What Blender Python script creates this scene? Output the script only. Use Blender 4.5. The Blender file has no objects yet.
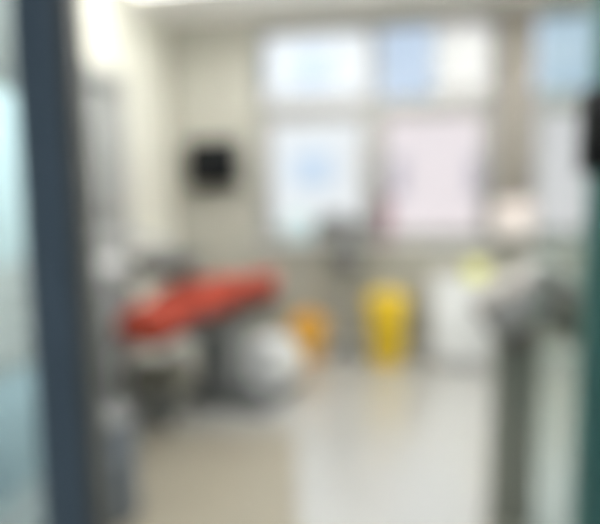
import bpy, bmesh, math, random
from mathutils import Vector, Matrix, Euler
random.seed(4)
R = math.radians
S = bpy.context.scene
C = S.collection

# ---------------------------------------------------------------- camera
cam_d = bpy.data.cameras.new('camera')
cam = bpy.data.objects.new('camera', cam_d); C.objects.link(cam)
cam.location = (2.03, -4.71, 1.30)
cam.rotation_euler = (Matrix.Rotation(R(10.5), 3, 'Z') @ Matrix.Rotation(R(90 - 6.4), 3, 'X') @ Matrix.Rotation(R(-0.7), 3, 'Z')).to_euler()   # a hair of hand-held roll
cam_d.sensor_width = 36; cam_d.lens = 33
cam_d.clip_start = 0.02; cam_d.clip_end = 200
cam_d.dof.use_dof = True            # the photograph is thrown far out of focus
cam_d.dof.focus_distance = 0.15
cam_d.dof.aperture_fstop = 3.2
S.camera = cam

# ---------------------------------------------------------------- world, sun, lights, exposure
w = bpy.data.worlds.new('sky'); S.world = w; w.use_nodes = True
nt = w.node_tree; nt.nodes.clear()
wo = nt.nodes.new('ShaderNodeOutputWorld'); bg = nt.nodes.new('ShaderNodeBackground')
tc = nt.nodes.new('ShaderNodeTexCoord'); ns = nt.nodes.new('ShaderNodeTexNoise'); cr = nt.nodes.new('ShaderNodeValToRGB')
ns.inputs['Scale'].default_value = 3.0; ns.inputs['Detail'].default_value = 4
cr.color_ramp.elements[0].position = 0.42; cr.color_ramp.elements[0].color = (0.55, 0.65, 0.79, 1)
cr.color_ramp.elements[1].position = 0.68; cr.color_ramp.elements[1].color = (0.80, 0.85, 0.92, 1)
nt.links.new(tc.outputs['Generated'], ns.inputs['Vector']); nt.links.new(ns.outputs['Fac'], cr.inputs['Fac'])
nt.links.new(cr.outputs['Color'], bg.inputs['Color']); bg.inputs['Strength'].default_value = 1.0
nt.links.new(bg.outputs['Background'], wo.inputs['Surface'])

sun_d = bpy.data.lights.new('sun', 'SUN'); sun = bpy.data.objects.new('sun', sun_d); C.objects.link(sun)
sun_d.energy = 1.9; sun_d.angle = R(2); sun_d.color = (1.0, 0.96, 0.9)
sun.rotation_euler = (R(48), 0, R(12))         # from the corridor side, above: lights the facades across the street

def ceiling_lamp_light(x, y, sx, sy, e, col=(0.98, 0.98, 0.97), z=2.53, up=False):
    d = bpy.data.lights.new('ceiling_light_glow', 'AREA'); o = bpy.data.objects.new('ceiling_light_glow', d); C.objects.link(o)
    d.shape = 'RECTANGLE'; d.size = sx; d.size_y = sy; d.energy = e; d.color = col
    o.location = (x, y, z)
    if up: o.rotation_euler = (math.pi, 0, 0)
LAMPS = [(0.95, -1.58, 7, 60), (2.9, -1.58, 16, 62), (1.75, -2.95, 22, 16)]  # unseen lamps added as fill; the upward share brightens the ceiling
for lx, ly, le, lu in LAMPS:
    ceiling_lamp_light(lx, ly, 1.1, 0.5, le, z=2.60)
    ceiling_lamp_light(lx, ly, 1.1, 0.5, lu, z=2.67, up=True)
ceiling_lamp_light(2.2, -5.9, 1.1, 0.5, 22, (0.86, 0.94, 1.0), 2.80)  # unseen corridor lamp, added to brighten the near door posts

vs = S.view_settings
S.display_settings.display_device = 'sRGB'
vs.view_transform = 'Standard'; vs.look = 'None'; vs.exposure = 0.15; vs.gamma = 1.0; vs.use_curve_mapping = False

# ---------------------------------------------------------------- materials
def mat(name, rgb, rough=0.5, metal=0.0, var=0.04, scale=8.0, bump=0.0, coat=0.0, spec=0.5):
    m = bpy.data.materials.new(name); m.use_nodes = True
    t = m.node_tree; b = t.nodes['Principled BSDF']
    b.inputs['Roughness'].default_value = rough; b.inputs['Metallic'].default_value = metal
    b.inputs['Coat Weight'].default_value = coat; b.inputs['Specular IOR Level'].default_value = spec
    n = t.nodes.new('ShaderNodeTexNoise'); n.inputs['Scale'].default_value = scale; n.inputs['Detail'].default_value = 5
    co = t.nodes.new('ShaderNodeTexCoord'); t.links.new(co.outputs['Object'], n.inputs['Vector'])
    r = t.nodes.new('ShaderNodeValToRGB'); t.links.new(n.outputs['Fac'], r.inputs['Fac'])
    r.color_ramp.elements[0].position = 0.3; r.color_ramp.elements[1].position = 0.7
    r.color_ramp.elements[0].color = tuple(c * (1 - var) for c in rgb) + (1,)
    r.color_ramp.elements[1].color = tuple(min(1, c * (1 + var)) for c in rgb) + (1,)
    t.links.new(r.outputs['Color'], b.inputs['Base Color'])
    if bump:
        bp = t.nodes.new('ShaderNodeBump'); bp.inputs['Strength'].default_value = bump; bp.inputs['Distance'].default_value = 0.01
        t.links.new(n.outputs['Fac'], bp.inputs['Height']); t.links.new(bp.outputs['Normal'], b.inputs['Normal'])
    return m

def glass(name, tint, gloss=0.06):
    m = bpy.data.materials.new(name); m.use_nodes = True
    t = m.node_tree; t.nodes.clear()
    o = t.nodes.new('ShaderNodeOutputMaterial'); mx = t.nodes.new('ShaderNodeMixShader')
    tr = t.nodes.new('ShaderNodeBsdfTransparent'); gl = t.nodes.new('ShaderNodeBsdfGlossy')
    tr.inputs['Color'].default_value = tint + (1,); gl.inputs['Roughness'].default_value = 0.02
    fr = t.nodes.new('ShaderNodeLayerWeight'); fr.inputs['Blend'].default_value = 0.15
    mu = t.nodes.new('ShaderNodeMath'); mu.operation = 'MULTIPLY_ADD'; mu.inputs[1].default_value = 0.25; mu.inputs[2].default_value = gloss * 0.2
    t.links.new(fr.outputs['Fresnel'], mu.inputs[0]); t.links.new(mu.outputs[0], mx.inputs[0])
    t.links.new(tr.outputs[0], mx.inputs[1]); t.links.new(gl.outputs[0], mx.inputs[2]); t.links.new(mx.outputs[0], o.inputs['Surface'])
    return m

def emit(name, rgb, s):
    m = bpy.data.materials.new(name); m.use_nodes = True
    b = m.node_tree.nodes['Principled BSDF']
    b.inputs['Base Color'].default_value = rgb + (1,); b.inputs['Emission Color'].default_value = rgb + (1,)
    b.inputs['Emission Strength'].default_value = s
    return m

def floor_mat():
    m = bpy.data.materials.new('floor_tiles'); m.use_nodes = True
    t = m.node_tree; b = t.nodes['Principled BSDF']
    co = t.nodes.new('ShaderNodeTexCoord'); br = t.nodes.new('ShaderNodeTexBrick'); n = t.nodes.new('ShaderNodeTexNoise')
    br.offset = 0; br.inputs['Scale'].default_value = 1.0
    br.inputs['Brick Width'].default_value = 0.8; br.inputs['Row Height'].default_value = 0.8; br.inputs['Mortar Size'].default_value = 0.003
    br.inputs['Color1'].default_value = (0.49, 0.485, 0.455, 1); br.inputs['Color2'].default_value = (0.475, 0.47, 0.44, 1)
    br.inputs['Mortar'].default_value = (0.38, 0.37, 0.34, 1)
    t.links.new(co.outputs['Object'], br.inputs['Vector'])
    n.inputs['Scale'].default_value = 2.5; n.inputs['Detail'].default_value = 6; t.links.new(co.outputs['Object'], n.inputs['Vector'])
    mx = t.nodes.new('ShaderNodeMixRGB'); mx.blend_type = 'MULTIPLY'; mx.inputs[0].default_value = 0.15
    t.links.new(br.outputs['Color'], mx.inputs[1]); t.links.new(n.outputs['Fac'], mx.inputs[2])
    t.links.new(mx.outputs[0], b.inputs['Base Color'])
    b.inputs['Roughness'].default_value = 0.35; b.inputs['Specular IOR Level'].default_value = 0.6
    b.inputs['Coat Weight'].default_value = 1.0; b.inputs['Coat Roughness'].default_value = 0.26; b.inputs['Coat IOR'].default_value = 2.2
    return m

M = dict(
    cream=mat('cream_wall_paint', (0.80, 0.79, 0.70), 0.7, scale=30, var=0.02, bump=0.05),
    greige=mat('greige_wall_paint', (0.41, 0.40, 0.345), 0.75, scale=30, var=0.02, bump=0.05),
    taupe=mat('taupe_column_paint', (0.235, 0.215, 0.185), 0.7, scale=20, var=0.03),
    ceil=mat('white_ceiling_paint', (0.86, 0.86, 0.84), 0.85, scale=20, var=0.01),
    floor=floor_mat(),
    dimwall=mat('corridor_paint', (0.30, 0.31, 0.32), 0.8),
    corr_floor=mat('corridor_tiles', (0.30, 0.31, 0.32), 0.3, scale=3),
    slate=mat('slate_blue_metal', (0.135, 0.19, 0.245), 0.45),
    brown=mat('brown_grey_gasket', (0.13, 0.135, 0.13), 0.6),
    green=mat('dark_green_metal', (0.07, 0.22, 0.20), 0.45),
    black=mat('black_plastic', (0.006, 0.007, 0.007), 0.4, spec=0.25),
    screen=mat('black_screen_glass', (0.004, 0.005, 0.006), 0.25, spec=0.2),
    white=mat('white_enamel', (0.80, 0.81, 0.80), 0.3, coat=0.3),
    frame=mat('grey_white_window_aluminium', (0.32, 0.315, 0.295), 0.4),
    door=mat('grey_door_laminate', (0.36, 0.37, 0.36), 0.5),
    red=mat('red_upholstery', (0.30, 0.036, 0.016), 0.6, spec=0.3, scale=40, bump=0.1),
    grey=mat('mid_grey_plastic', (0.24, 0.25, 0.245), 0.5),
    dgrey=mat('dark_grey_enamel', (0.12, 0.125, 0.122), 0.45),
    lgrey=mat('light_grey_plastic', (0.52, 0.53, 0.53), 0.4),
    pedgrey=mat('pedestal_enamel', (0.27, 0.28, 0.275), 0.45),
    matbeige=mat('beige_vinyl', (0.30, 0.272, 0.212), 0.4, scale=12, bump=0.05),  # floor beige without the window's reflection, put into the colour
    olive=mat('dark_olive_vinyl', (0.105, 0.10, 0.075), 0.5, scale=30),
    chrome=mat('brushed_steel', (0.55, 0.56, 0.57), 0.25, 0.9),
    yellow=mat('yellow_plastic', (0.80, 0.56, 0.02), 0.4),
    dyellow=mat('deep_yellow_plastic', (0.62, 0.42, 0.01), 0.4),
    orange=mat('orange_plastic', (0.76, 0.38, 0.03), 0.4),
    palyel=mat('pale_yellow_card', (0.78, 0.78, 0.25), 0.6),
    pinkw=mat('pale_pink_plastic', (0.74, 0.66, 0.62), 0.5),
    mauve=mat('mauve_plastic', (0.36, 0.22, 0.25), 0.4),
    cyan=mat('pale_cyan_card', (0.48, 0.66, 0.70), 0.6),
    cabcyan=mat('frosted_cyan_panel', (0.78, 0.92, 0.94), 0.3, coat=0.4),
    cabgrey=mat('warm_grey_laminate', (0.34, 0.34, 0.32), 0.5),
    drawer=mat('light_warm_laminate', (0.62, 0.63, 0.60), 0.5),
    cabblue=mat('blue_grey_laminate', (0.48, 0.60, 0.64), 0.5),
    binblue=mat('blue_grey_paint', (0.20, 0.23, 0.27), 0.55),
    stand=mat('dark_grey_green_metal', (0.30, 0.31, 0.26), 0.5, 0.0),
    linkgrey=mat('mid_light_grey_plastic', (0.50, 0.495, 0.475), 0.5),
    umber=mat('grey_brown_plastic', (0.20, 0.18, 0.16), 0.5),
    pane=glass('clear_window_glass', (0.96, 0.98, 0.99)),
    teal=glass('teal_tinted_glass', (0.88, 0.925, 0.915)),
    smoke=glass('blue_tinted_glass', (0.86, 0.93, 0.95)),
    fwhite=mat('white_render', (0.81, 0.79, 0.76), 0.8, scale=1),
    fpink=mat('pink_render', (0.80, 0.68, 0.655), 0.8, scale=1),
    fcream=mat('cream_render', (0.78, 0.74, 0.66), 0.8, scale=1),
    fblue=mat('blue_window_glass', (0.60, 0.67, 0.745), 0.3),
    fgrey=mat('grey_pink_window_glass', (0.50, 0.42, 0.45), 0.3),
    asphalt=mat('street_concrete', (0.60, 0.60, 0.58), 0.9),
    lamp=emit('lamp_diffuser', (1.0, 0.97, 0.92), 3.0),  # glow of the added fill panels
)

# ---------------------------------------------------------------- helpers
class MB:
    """collects shapes into one mesh"""
    def __init__(s): s.bm = bmesh.new()
    def _merge(s, t):
        me = bpy.data.meshes.new('t'); t.to_mesh(me); t.free(); s.bm.from_mesh(me); bpy.data.meshes.remove(me); return s
    def box(s, a, b, bev=0.004, rot=None, pivot=None, seg=2):
        a, b = Vector(a), Vector(b); c = (a + b) / 2; d = b - a
        t = bmesh.new(); bmesh.ops.create_cube(t, size=1)
        bmesh.ops.scale(t, vec=d, verts=t.verts)
        if bev > 0:
            bmesh.ops.bevel(t, geom=t.edges[:], offset=min(bev, min(abs(x) for x in d) * 0.45), segments=seg, affect='EDGES', profile=0.5)
        bmesh.ops.translate(t, vec=c, verts=t.verts)
        if rot is not None:
            pv = Vector(pivot) if pivot is not None else c
            bmesh.ops.rotate(t, cent=pv, matrix=Euler(rot).to_matrix(), verts=t.verts)
        return s._merge(t)
    def lathe(s, prof, c=(0, 0, 0), n=32, rot=None):
        t = bmesh.new(); rings = []
        for r, z in prof:
            if r < 1e-5: rings.append([t.verts.new((0, 0, z))])
            else: rings.append([t.verts.new((r * math.cos(2 * math.pi * i / n), r * math.sin(2 * math.pi * i / n), z)) for i in range(n)])
        for A, B in zip(rings, rings[1:]):
            for i in range(n):
                j = (i + 1) % n
                if len(A) == 1 and len(B) == 1: continue
                if len(A) == 1: t.faces.new((A[0], B[i], B[j]))
                elif len(B) == 1: t.faces.new((A[i], A[j], B[0]))
                else: t.faces.new((A[i], A[j], B[j], B[i]))
        if len(rings[0]) > 1: t.faces.new(rings[0])
        if len(rings[-1]) > 1: t.faces.new(rings[-1])
        bmesh.ops.recalc_face_normals(t, faces=t.faces)
        if rot is not None: bmesh.ops.rotate(t, cent=(0, 0, 0), matrix=Euler(rot).to_matrix(), verts=t.verts)
        bmesh.ops.translate(t, vec=Vector(c), verts=t.verts)
        return s._merge(t)
    def tube(s, pts, r, n=12):
        pts = [Vector(p) for p in pts]; t = bmesh.new(); rings = []
        rr = r if isinstance(r, (list, tuple)) else [r] * len(pts)
        for k, p in enumerate(pts):
            d = (pts[min(k + 1, len(pts) - 1)] - pts[max(k - 1, 0)]).normalized()
            u = d.orthogonal().normalized() if k == 0 else (u - d * u.dot(d)).normalized()
            v = d.cross(u)
            rings.append([t.verts.new(p + (u * math.cos(2 * math.pi * i / n) + v * math.sin(2 * math.pi * i / n)) * rr[k]) for i in range(n)])
        for A, B in zip(rings, rings[1:]):
            for i in range(n):
                j = (i + 1) % n; t.faces.new((A[i], A[j], B[j], B[i]))
        t.faces.new(rings[0]); t.faces.new(rings[-1]); bmesh.ops.recalc_face_normals(t, faces=t.faces)
        return s._merge(t)
    def pad(s, secs, n=28, power=3.2):
        """a cushion swept through sections (x, z, halfwidth, halfthick); rounded-rectangle cross sections"""
        t = bmesh.new(); rings = []
        for (x, z, hw, ht) in secs:
            ring = []
            for i in range(n):
                a = 2 * math.pi * i / n; c_, s_ = math.cos(a), math.sin(a)
                ring.append(t.verts.new((x, hw * math.copysign(abs(c_) ** (2 / power), c_), z + ht * math.copysign(abs(s_) ** (2 / power), s_))))
            rings.append(ring)
        for A, B in zip(rings, rings[1:]):
            for i in range(n):
                j = (i + 1) % n; t.faces.new((A[i], A[j], B[j], B[i]))
        t.faces.new(rings[0]); t.faces.new(rings[-1]); bmesh.ops.recalc_face_normals(t, faces=t.faces)
        return s._merge(t)
    def build(s, name, m, parent=None, smooth=True):
        me = bpy.data.meshes.new(name); s.bm.to_mesh(me); s.bm.free(); me.materials.append(m)
        if smooth:
            for p in me.polygons: p.use_smooth = True
            me.set_sharp_from_angle(angle=R(38))
        o = bpy.data.objects.new(name, me); C.objects.link(o)
        if parent is not None: o.parent = parent
        return o

def thing(name, label, cat, loc=(0, 0, 0), rz=0, group=None):
    o = bpy.data.objects.new(name, None); C.objects.link(o); o.empty_display_size = 0.1
    o.location = loc; o.rotation_euler = (0, 0, rz); o['label'] = label; o['category'] = cat
    if group: o['group'] = group
    return o
def tag(o, label, cat, group=None, loc=None):
    o['label'] = label; o['category'] = cat
    if group: o['group'] = group
    if loc is not None: o.location = loc
    return o
def struct(o, label=None):
    o['kind'] = 'structure'
    if label: o['label'] = label
    return o

# ================================================================ the room
H = 2.86; YP = -3.75      # ceiling height, plane of the glazed entrance
XR = 4.6
struct(MB().box((-0.2, YP - 0.06, -0.2), (XR + 0.2, 0.25, 0), 0).build('floor', M['floor']))
struct(MB().box((-0.2, -7.0, -0.2), (XR + 0.2, YP - 0.06, 0), 0).build('floor_corridor', M['corr_floor']))
struct(MB().box((-0.2, YP - 0.06, H), (XR + 0.2, 0.25, H + 0.25), 0).build('ceiling', M['ceil']))
struct(MB().box((-0.2, -7.0, H), (XR + 0.2, YP - 0.06, H + 0.25), 0).build('ceiling_corridor', M['dimwall']))
# left wall with the opening of the side door
D0, D1, DH = -1.72, -0.92, 2.15
wl = MB()
wl.box((-0.2, D1, 0), (0, 0.25, H), 0); wl.box((-0.2, YP - 0.06, 0), (0, D0, H), 0); wl.box((-0.2, D0, DH), (0, D1, H), 0)
struct(wl.build('wall_left', M['cream']))
struct(MB().box((XR, YP - 0.06, 0), (XR + 0.2, 0.25, H), 0).build('wall_right', M['cream']))
# back wall with two window openings
W1 = (0.79, 2.775); W2 = (3.02, 4.35); ZS, ZT = 0.94, 2.77
wb = MB()
wb.box((0, 0, 0), (XR, 0.25, ZS), 0); wb.box((0, 0, ZT), (XR, 0.25, H), 0)
wb.box((0, 0, ZS), (W1[0], 0.25, ZT), 0); wb.box((W2[1], 0, ZS), (XR, 0.25, ZT), 0)
struct(wb.build('wall_back', M['greige']))
struct(MB().box((W1[1], -0.05, ZS), (W2[0], 0.25, ZT), 0.004).build('wall_pier', M['taupe']))
cw = MB()
cw.box((-0.2, -7.0, 0), (0, YP - 0.06, H), 0); cw.box((XR, -7.0, 0), (XR + 0.2, YP - 0.06, H), 0); cw.box((-0.2, -7.2, 0), (XR + 0.2, -7.0, H), 0)
struct(cw.build('wall_corridor', M['dimwall']))

def window(n, x0, x1, mullions, zt=2.08):
    t = bpy.data.objects.new('window_%d' % n, None); C.objects.link(t); t.location = ((x0 + x1) / 2, 0.12, ZS); struct(t)
    ox, oz = (x0 + x1) / 2, ZS
    f = MB(); y0, y1 = -0.035, 0.035
    f.box((x0 - ox, y0, 0), (x1 - ox, y1, 0.05)); f.box((x0 - ox, y0, ZT - oz - 0.05), (x1 - ox, y1, ZT - oz))
    f.box((x0 - ox, y0 - .003, .002), (x0 - ox + 0.05, y1 + .003, ZT - oz - .002)); f.box((x1 - ox - 0.05, y0 - .003, .002), (x1 - ox, y1 + .003, ZT - oz - .002))
    f.box((x0 - ox, y0 - .01, zt - oz - 0.06), (x1 - ox, y1, zt - oz + 0.06))
    f.build('window_frame', M['frame'], t)
    xs = [x0] + mullions + [x1]
    for m in mullions:
        MB().box((m - ox - 0.075, y0 - .015, 0.03), (m - ox + 0.065, y1 - .002, zt - oz - 0.02)).box((m - ox - 0.035, y0 - .012, zt - oz), (m - ox + 0.035, y1 - .004, ZT - oz - 0.02)).build('mullion', M['frame'], t)
    for a, b in zip(xs, xs[1:]):
        sa, sb = a - ox + 0.045, b - ox - 0.045
        MB().box((sa, -.03, .045), (sa + .055, .012, zt - oz - .055)).box((sb - .055, -.03, .045), (sb, .012, zt - oz - .055)).box((sa + .055, -.03, .045), (sb - .055, .012, .095)).box((sa + .055, -.03, zt - oz - .105), (sb - .055, .012, zt - oz - .055)).build('sash', M['frame'], t)
        MB().box((a - ox + 0.03, -0.004, 0.03), (b - ox - 0.03, 0.004, zt - oz - 0.03), 0).build('lower_pane', M['pane'], t)
        MB().box((a - ox + 0.03, -0.004, zt - oz + 0.03), (b - ox - 0.03, 0.004, ZT - oz - 0.03), 0).build('upper_pane', M['pane'], t)
        MB().box((b - ox - 0.075 if b != x1 else b - ox - 0.07, -0.06, 0.40), (b - ox - 0.055 if b != x1 else b - ox - 0.05, -0.035, 0.52)).build('sash_handle', M['chrome'], t)
window(1, W1[0], W1[1], [1.79]); window(2, W2[0], W2[1], [3.72])
struct(MB().box((W1[0] - 0.03, -0.055, ZS - 0.03), (W1[1], 0.09, ZS + 0.005), 0.006).build('trim_1', M['white']))
struct(MB().box((W2[0], -0.055, ZS - 0.03), (W2[1] + 0.03, 0.09, ZS + 0.005), 0.006).build('trim_2', M['white']))
struct(MB().box((0.0, -0.015, 0), (XR, 0.0, 0.09), 0.003).build('baseboard_back', M['drawer']))
struct(MB().box((0.0, D1 + 0.07, 0), (0.015, -0.015, 0.09), 0.003).box((0, YP + .08, 0), (0.015, D0 - 0.07, 0.09), 0.003).build('baseboard_left', M['drawer']))

# side door in the left wall
dt = bpy.data.objects.new('door_1', None); C.objects.link(dt); dt.location = (0, D0, 0); struct(dt)
L = D1 - D0
MB().box((-0.06, 0.03, 0.01), (-0.02, L - 0.03, DH - 0.03), 0.003).box((-0.02, 0.14, 0.25), (-0.012, L - 0.14, 0.95), 0.006).box((-0.02, 0.14, 1.1), (-0.012, L - 0.14, DH - 0.2), 0.006).build('door_leaf', M['door'], dt)
MB().box((-0.10, -0.06, 0), (0.02, 0.03, DH - 0.03), 0.003).box((-0.10, L - 0.03, 0), (0.02, L + 0.06, DH - 0.03), 0.003).box((-0.10, -0.06, DH - 0.03), (0.02, L + 0.06, DH + 0.06), 0.003).build('door_frame', M['door'], dt)
MB().tube([(-0.02, 0.09, 1.02), (0.045, 0.09, 1.02), (0.045, 0.20, 1.02)], 0.010).box((-0.022, 0.065, 0.93), (-0.012, 0.115, 1.09)).build('door_handle', M['chrome'], dt)

# glazed entrance the photograph is taken through
en = bpy.data.objects.new('door_2', None); C.objects.link(en); en.location = (1.88, YP, 0); struct(en)
ex = lambda x: x - 1.88
MB().box((ex(1.324), -0.03, 0), (ex(1.420), 0.03, H), 0.006).build('jamb', M['slate'], en)
MB().box((ex(1.420), -0.025, 0), (ex(1.442), 0.025, H), 0.004).build('gasket', M['brown'], en)
MB().box((ex(2.328), -0.03, 0), (ex(2.42), 0.03, H), 0.006).build('jamb', M['green'], en)
MB().box((ex(0), -0.05, 2.40), (ex(1.325), 0.05, 2.50), 0.004).box((ex(1.44), -0.05, 2.40), (ex(2.335), 0.05, 2.50), 0.004).box((ex(2.42), -0.05, 2.40), (ex(XR), 0.05, 2.50), 0.004).build('header', M['slate'], en)
MB().box((ex(0), -0.04, 2.50), (ex(1.325), 0.04, H), 0).box((ex(1.44), -0.04, 2.50), (ex(2.335), 0.04, H), 0).box((ex(2.42), -0.04, 2.50), (ex(XR), 0.04, H), 0).build('transom_panel', M['dimwall'], en)
MB().box((ex(0.02), -0.006, 0.01), (ex(1.325), 0.006, 2.40), 0).build('side_glass', M['smoke'], en)
MB().box((ex(2.42), -0.006, 0.01), (ex(XR), 0.006, 2.40), 0).build('side_glass', M['teal'], en)
MB().box((ex(2.262), 0.055, 0.02), (ex(2.40), 0.065, 2.38), 0.002).build('sliding_glass', M['teal'], en)
lk = MB().box((ex(2.295), -0.085, 1.335), (ex(2.385), -0.03, 1.460), 0.006).build('lock_case', M['black'], en)
MB().tube([(ex(2.318), -0.085, 1.40), (ex(2.318), -0.105, 1.40)], 0.012).tube([(ex(2.318), -0.105, 1.43), (ex(2.318), -0.105, 1.37)], 0.006).build('thumb_turn', M['black'], lk)

# unseen fill panels, added above the frame and in the corridor
for lx, ly, le, lu in LAMPS:
    cl = thing('ceiling_light', 'flat rectangular white hanging light panel ' + ('over the dental chair' if lx < 1.5 else 'over the right side of the room' if lx > 2 else 'just inside the entrance'), 'light', (lx, ly, 2.66))
    MB().box((-0.60, -0.30, -0.045), (0.60, 0.30, 0), 0.005).build('housing', M['white'], cl)
    MB().box((-0.56, -0.26, -0.050), (0.56, 0.26, -0.044), 0.002).build('diffuser', M['lamp'], cl)
    for s in (-1, 1): MB().tube([(s * .5, 0, 0), (s * .5, 0, H - 2.66)], .004, 8).build('cable', M['chrome'], cl)
cl = thing('ceiling_light', 'flat rectangular white light panel in the corridor ceiling behind the door', 'light', (2.2, -5.9, H))
MB().box((-0.60, -0.30, -0.045), (0.60, 0.30, 0), 0.005).build('housing', M['white'], cl)
MB().box((-0.56, -0.26, -0.050), (0.56, 0.26, -0.044), 0.002).build('diffuser', M['lamp'], cl)

# ================================================================ outside
struct(MB().box((-30, 0.6, -3.9), (40, 60, -3.6), 0).build('ground', M['asphalt']))
def facade(name, label, x0, x1, y, depth, ztop, m, wm, cols, rows, ww, wh, zb=-3.6, roof=0.3):
    b = thing(name, label, 'building', ((x0 + x1) / 2, y, zb))
    ox = (x0 + x1) / 2
    MB().box((x0 - ox, 0, 0), (x1 - ox, depth, ztop - zb), 0.0).build('wall', m, b)
    MB().box((x0 - ox - 0.15, -0.2, ztop - zb), (x1 - ox + 0.15, depth, ztop - zb + roof), 0.03).build('parapet', m, b)
    for z in rows:
        for x in cols:
            f = MB().box((x - ww / 2 - ox - .06, -0.06, z - wh / 2 - zb - .06), (x + ww / 2 - ox + .06, 0.02, z + wh / 2 - zb + .06), 0.02).build('window', M['fwhite'], b)
            MB().box((x - ww / 2 - ox, -0.08, z - wh / 2 - zb), (x + ww / 2 - ox, -0.055, z + wh / 2 - zb), 0).build('pane', wm, f)
    return b
facade('apartment_building', 'white rendered building with blue windows seen through the left panes', -7.5, 0.95, 15, 8, 11.5, M['fwhite'], M['fblue'], [-5.4, -3.3, -1.1], [-0.9, 2.4, 5.9, 9.3], 1.5, 1.3)
facade('pink_building', 'low pale pink building seen through the lower right panes', 1.25, 12.5, 14, 8, 4.2, M['fpink'], M['fgrey'], [1.9, 4.4, 8.6, 11], [-1.4, 2.0], 0.5, 1.3)
facade('tower_block', 'distant cream tower block rising above the pink building', 3.9, 7.0, 26, 7, 13.0, M['fcream'], M['fgrey'], [4.7, 6.1], [1, 4, 10.5], 0.6, 1.0)

# ================================================================ dental chair
hx, hy, fx, fy = 0.69, -2.12, 1.08, -0.40
ang = math.atan2(fy - hy, fx - hx); LEN = math.hypot(fx - hx, fy - hy)
ch = thing('dental_chair', 'reclined red padded dental chair on a dark pedestal with white base box', 'dental chair', (hx, hy, 0), ang)
MB().pad([(0.00, .62, .10, .05), (0.03, .63, .165, .08), (0.12, .655, .18, .095), (0.23, .675, .165, .08), (0.26, .68, .12, .045)]).build('headrest', M['red'], ch)
MB().pad([(0.27, .680, .10, .03), (0.30, .685, .17, .055), (0.45, .71, .25, .085), (0.68, .735, .26, .09), (0.84, .72, .235, .075), (0.87, .715, .20, .035)]).build('backrest', M['red'], ch)
MB().pad([(0.87, .715, .20, .035), (0.90, .72, .25, .075), (1.10, .705, .255, .085), (1.25, .70, .22, .07), (1.28, .70, .18, .04)]).build('seat', M['red'], ch)
MB().pad([(1.28, .705, .15, .03), (1.31, .71, .165, .04), (1.44, .73, .12, .028), (1.55, .74, .08, .022), (1.62, .74, .05, .015)]).build('legrest', M['red'], ch)
MB().box((0.30, -0.19, 0.545), (0.88, 0.19, 0.625), 0.02).box((0.86, -0.20, 0.53), (1.32, 0.20, 0.625), 0.02).box((1.28, -.10, .625), (1.40, .10, .685), .02).tube([(0.32, 0, .57), (0.16, 0, .545), (0.08, 0, .55)], 0.02).build('underframe', M['dgrey'], ch)
MB().box((0.72, -0.15, 0.08), (1.02, 0.15, 0.53), 0.05).build('pedestal', M['pedgrey'], ch)
MB().box((0.62, -0.42, 0.0), (1.28, 0.22, 0.045), 0.02).box((.70, -.26, .045), (1.26, .20, .085), .02).build('base_plate', M['dgrey'], ch)
MB().pad([(0.98, .20, .12, .17), (1.01, .21, .145, .185), (1.22, .20, .145, .175), (1.33, .165, .13, .12), (1.36, .15, .10, .08)]).build('base_box', M['white'], ch)
bb = [o for o in ch.children if o.name.startswith('base_box')][0]; bb.location = (-0.11, -0.285, 0.02)

# ================================================================ dental unit at the left, with tray arm and lamp
un = thing('dental_unit', 'grey dental unit column with tray arm and white lamp head, left of the red chair', 'dental unit', (0.30, -1.78, 0))
MB().box((-0.17, -0.20, 0.03), (0.125, 0.18, 0.84), 0.03).build('cabinet', M['grey'], un)
MB().box((-0.18, -0.21, 0.0), (0.13, 0.19, 0.03), 0.01).build('plinth', M['dgrey'], un)
MB().box((0.124, -0.17, 0.12), (0.131, 0.15, 0.46), 0.003).build('front_door', M['lgrey'], un)
MB().lathe([(0, 0), (.10, 0), (.13, .03), (.14, .08), (.135, .085), (.10, .03), (0, .02)], (0.0, 0.02, 0.84)).build('cuspidor_bowl', M['lgrey'], un)
MB().tube([(-0.10, 0.10, .84), (-0.10, .10, 1.08), (-.06, .08, 1.11), (0.15, 0.14, 1.08), (0.36, 0.20, 1.03)], 0.022).build('tray_arm', M['lgrey'], un)
tr = MB().box((0.16, 0.06, 0.945), (0.54, 0.34, 0.99), 0.012).box((0.18, 0.04, 0.86), (0.52, 0.16, 0.955), 0.02).build('instrument_tray', M['dgrey'], un)
for i in range(5):
    x = 0.26 + i * 0.055
    MB().tube([(x, 0.02, 0.975), (x, 0.05, 0.90), (x, 0.065, 0.865)], [0.006, 0.012, 0.010]).build('handpiece', M['chrome'], tr)
    MB().tube([(x, 0.065, 0.865), (x, 0.09, 0.842), (x + .01, 0.16, 0.842), (x, 0.20, 0.95)], 0.005, 8).build('hose', M['dgrey'], tr)
MB().tube([(-0.02, -0.06, .84), (-0.02, -.08, 1.12), (0.03, -0.02, 1.15), (0.03, 0.02, 1.05)], 0.014).build('lamp_arm', M['lgrey'], un)
lh = MB().pad([(-0.09, 0, .05, .03), (-.07, 0, .085, .045), (.05, 0, .085, .05), (.08, 0, .05, .03)]).build('lamp_head', M['white'], un); lh.location = (0.03, 0.02, 0.93)

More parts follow.
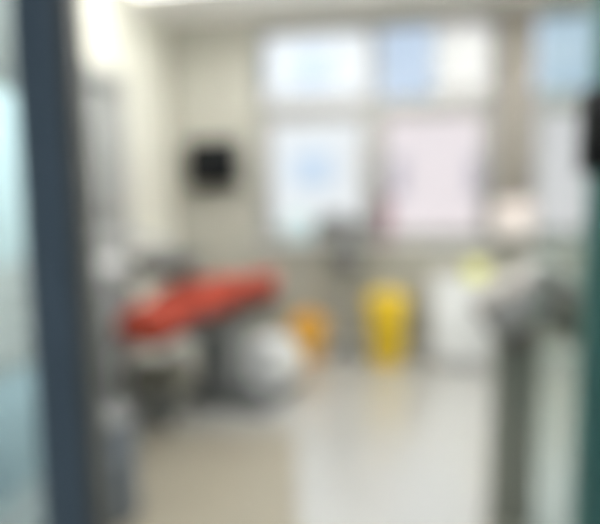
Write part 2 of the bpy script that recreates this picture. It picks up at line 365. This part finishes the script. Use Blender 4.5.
# ================================================================ stool under the head end
st = thing('dentist_stool', 'low dark olive wheeled stool under the head end of the red chair', 'stool', (0.635, -1.75, 0))
MB().lathe([(0, .22), (.15, .22), (.18, .24), (.188, .29), (.175, .325), (.12, .34), (0, .342)]).build('seat', M['olive'], st)
MB().lathe([(0, .05), (.12, .05), (.11, .10), (.06, .16), (.05, .22), (0, .22)]).build('gas_lift', M['dgrey'], st)
for i in range(5):
    a = i * 2 * math.pi / 5 + .3
    lg = MB().tube([(0, 0, .085), (.17 * math.cos(a), .17 * math.sin(a), .06)], [.022, .014]).build('leg', M['olive'], st)
    MB().lathe([(0, -.01), (.02, -.01), (.024, -.006), (.024, .006), (.02, .01), (0, .01)], (.17 * math.cos(a), .17 * math.sin(a), .026), 16, rot=(R(90), 0, a)).build('caster', M['black'], lg)

# ================================================================ added sheet: paints the beige floor left of the window's reflection
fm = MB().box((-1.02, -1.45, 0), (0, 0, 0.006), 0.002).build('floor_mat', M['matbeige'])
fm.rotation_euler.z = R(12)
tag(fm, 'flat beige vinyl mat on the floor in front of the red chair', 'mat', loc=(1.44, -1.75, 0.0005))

# ================================================================ pedal bin by the entrance
pb = thing('pedal_bin', 'tall blue-grey steel pedal bin on the floor just inside the dark door post', 'bin', (0.83, -2.72, 0.0065))
MB().lathe([(0, .02), (.125, .02), (.13, .03), (.13, .40), (0, .40)]).build('body', M['binblue'], pb)
MB().lathe([(0, 0), (.138, 0), (.138, .02), (.125, .025), (0, .025)]).build('foot_ring', M['dgrey'], pb)
MB().lathe([(.0, .402), (.136, .402), (.136, .42), (.11, .45), (.05, .465), (0, .468)]).build('lid', M['dgrey'], pb)
MB().box((-.03, -.19, .012), (.03, -.12, .022), .003).build('pedal', M['black'], pb)

# ================================================================ bins and instrument stand under the window
yb = thing('waste_bin', 'tall yellow plastic medical waste bin on the floor under the window', 'bin', (1.925, -0.32, 0))
MB().lathe([(0, 0), (.125, 0), (.135, .012), (.158, .46), (.165, .465), (.165, .48), (0, .48)]).build('body', M['yellow'], yb)
MB().lathe([(0, .482), (.172, .482), (.175, .50), (.165, .535), (.10, .562), (0, .57)]).build('lid', M['yellow'], yb)
MB().box((-.05, -.21, .012), (.05, -.12, .028), .006).build('pedal', M['dyellow'], yb)
MB().box((-.03, .15, .02), (.03, .185, .51), .006).build('hinge_post', M['dyellow'], yb)
MB().box((-.07, -.163, .27), (.07, -.13, .37), .006).build('raised_panel', M['dyellow'], yb)

ob = thing('sharps_container', 'squat round orange-yellow container on the floor left of the tall yellow bin', 'container', (1.265, -0.30, 0))
MB().lathe([(0, 0), (.125, 0), (.135, .015), (.155, .29), (0, .29)]).build('body', M['orange'], ob)
MB().lathe([(0, .292), (.165, .292), (.167, .315), (.13, .34), (.07, .35), (.065, .375), (0, .38)]).build('lid', M['orange'], ob)
MB().tube([(-.158, 0, .27), (-.175, -.06, .24), (-.11, -.14, .20), (0, -.172, .19), (.11, -.14, .20), (.175, -.06, .24), (.158, 0, .27)], .005, 8).build('handle', M['palyel'], ob)

iv = thing('instrument_stand', 'grey wheeled instrument stand with a dark tray head in front of the window', 'stand', (1.59, -0.27, 0))
MB().tube([(0, 0, .06), (0, 0, 1.06)], .028).build('pole', M['grey'], iv)
MB().box((-.25, -.13, 1.055), (.20, .10, 1.13), .02).box((-.20, -.10, 1.13), (.02, .07, 1.19), .02).build('tray_head', M['dgrey'], iv)
MB().box((-.11, -.09, .74), (.11, .06, .92), .02).build('control_box', M['dgrey'], iv)
MB().lathe([(0, -.004), (.022, -.004), (.022, .01), (0, .012)], (0.03, -.094, .84), 20, rot=(R(90), 0, 0)).build('dial', M['lgrey'], iv)
for i in range(4):
    a = R(45 + 90 * i)
    lg = MB().tube([(0, 0, .07), (.15 * math.cos(a), .15 * math.sin(a), .055)], [.022, .014]).build('leg', M['grey'], iv)
    MB().lathe([(0, -.01), (.02, -.01), (.024, -.006), (.024, .006), (.02, .01), (0, .01)], (.15 * math.cos(a), .15 * math.sin(a), .024), 16, rot=(R(90), 0, a)).build('caster', M['black'], lg)

# low white cabinet right of the bins, with the yellow box on it
cb = thing('low_cabinet', 'low white enamel cabinet against the wall under the right end of the window', 'cabinet', (2.57, -0.24, 0))
MB().box((-.30, -.20, .06), (.30, .21, .64), .006).build('body', M['white'], cb)
MB().box((-.28, -.18, 0), (.28, .20, .06), .004).build('plinth', M['lgrey'], cb)
MB().box((-.315, -.225, .64), (.315, .215, .67), .006).build('top', M['white'], cb)
for s in (-1, 1):
    d = MB().box((s * .15 - .143, -.218, .075), (s * .15 + .143, -.200, .625), .004).build('door', M['white'], cb)
    MB().tube([(s * .035, -.218, .42), (s * .035, -.240, .42), (s * .035, -.240, .30), (s * .035, -.218, .30)], .005, 8).build('handle', M['chrome'], d)
tp = thing('tissue_box', 'small pale yellow box standing on the low white cabinet', 'box', (2.60, -0.32, 0.671))
MB().box((-.075, -.06, 0), (.075, .06, .14), .008).build('carton', M['palyel'], tp)
MB().pad([(-.035, .14, .012, .004), (-.02, .155, .02, .02), (.02, .158, .02, .022), (.035, .14, .012, .004)]).build('tissue', M['white'], tp)

# things on the sill
bt = thing('soap_bottle', 'mauve pump bottle on the window sill right of the centre mullion', 'bottle', (1.90, 0.02, 0.9455))
MB().lathe([(0, 0), (.05, 0), (.055, .01), (.055, .26), (.045, .32), (.02, .35), (.018, .37), (0, .37)]).build('body', M['mauve'], bt)
MB().lathe([(0, .37), (.024, .37), (.024, .40), (.008, .405), (.008, .45), (0, .45)]).tube([(0, 0, .45), (0, -.05, .45), (0, -.06, .435)], .008, 8).build('pump', M['mauve'], bt)
cy = thing('glove_box', 'pale cyan carton standing on the window sill at its left end', 'box', (1.14, 0.02, 0.9455))
MB().box((-.12, -.04, 0), (.12, .04, .24), .005).build('carton', M['cyan'], cy)
MB().box((-.07, -.042, .07), (.07, -.039, .17), .001).build('opening_flap', M['white'], cy)

# dispenser on the pier between the windows
ds = thing('towel_dispenser', 'pale pinkish white towel dispenser mounted on the pier between the windows', 'dispenser', (2.90, -0.05, 0.98))
MB().box((-.15, -.13, 0), (.15, 0, .30), .025).build('housing', M['pinkw'], ds)
MB().box((-.11, -.135, .012), (.11, -.125, .05), .003).build('outlet', M['white'], ds)

# wall monitor
mo = thing('wall_monitor', 'small black monitor on a bracket on the back wall left of the window', 'monitor', (0.42, -0.001, 1.625))
MB().box((-.235, -.145, -.205), (.235, -.105, .20), .012).build('casing', M['black'], mo)
MB().box((-.215, -.149, -.175), (.215, -.143, .182), .001).build('screen', M['screen'], mo)
MB().box((-.06, -.012, -.08), (.06, 0, .08), .003).tube([(0, -.01, 0), (0, -.11, 0)], .022).build('bracket', M['dgrey'], mo)

# ================================================================ tall cabinet by the left wall, behind the side glass
tcb = thing('tall_cabinet', 'tall storage cabinet with pale cyan glass doors behind the left side glass', 'cabinet', (0.0, -2.80, 0))
MB().box((.005, -.48, .0), (.34, .50, .56), .004).build('base', M['cabblue'], tcb)
MB().box((.005, -.48, .56), (.34, .50, 1.00), .004).box((.005, -.49, 1.00), (.36, .51, 1.03), .004).build('drawer_case', M['drawer'], tcb)
MB().box((.005, -.48, 1.03), (.33, .50, 1.80), .004).build('display_case', M['white'], tcb)
MB().box((.005, -.48, 1.80), (.34, .50, 2.45), .004).build('top_cupboard', M['cabgrey'], tcb)
for a, b in ((-.47, .005), (.015, .49)):
    MB().box((.34, a, .06), (.356, b, .545), .004).build('base_door', M['cabblue'], tcb)
    for z in (.575, .785):
        d = MB().box((.34, a, z), (.356, b, z + .20), .004).build('drawer', M['drawer'], tcb)
        MB().tube([(.356, (a + b) / 2 - .06, z + .14), (.376, (a + b) / 2 - .06, z + .14), (.376, (a + b) / 2 + .06, z + .14), (.356, (a + b) / 2 + .06, z + .14)], .005, 8).build('handle', M['chrome'], d)
    MB().box((.33, a, 1.045), (.346, b, 1.785), .004).build('glass_door', M['cabcyan'], tcb)
    MB().box((.34, a, 1.815), (.356, b, 2.43), .004).build('top_door', M['cabgrey'], tcb)

# ================================================================ equipment stand close to the glass, right
eq = thing('equipment_stand', 'dark equipment stand with tilted grey head and sloping arm near the right door post', 'stand', (2.45, -2.60, 0))
MB().box((-.078, -.05, .06), (.075, .05, .77), .015).build('column', M['stand'], eq)
MB().lathe([(0, -.05), (.055, -.05), (.065, -.03), (.065, .03), (.055, .05), (0, .05)], (0.01, 0, .80), 24, rot=(R(90), 0, 0)).build('joint', M['umber'], eq)
MB().box((-.14, -.11, .83), (.11, .09, .985), .03, rot=(0, R(-32), 0)).build('head', M['umber'], eq)
MB().box((-.115, -.118, .85), (.09, -.108, .965), .006, rot=(0, R(-32), 0), pivot=(-.015, -.01, .9075)).build('control_panel', M['linkgrey'], eq)
MB().tube([(.02, 0.01, .86), (.06, 0.02, .94), (.15, .02, .89), (.27, .02, .79), (.33, .02, .74)], [.06, .07, .068, .06, .04], 16).build('arm', M['umber'], eq)
MB().tube([(.02, .09, .99), (.10, .10, 1.03), (.20, .10, .98), (.30, .10, .88)], [.04, .045, .045, .035], 16).build('upper_link', M['linkgrey'], eq)
MB().box((-.085, -.075, 0), (.085, .075, .06), .012).build('floor_flange', M['stand'], eq)
for sx in (-1, 1):
    for sy in (-1, 1): MB().lathe([(0, .058), (.010, .058), (.010, .068), (0, .07)], (sx * .076, sy * .064, 0), 6).build('bolt', M['chrome'], eq)
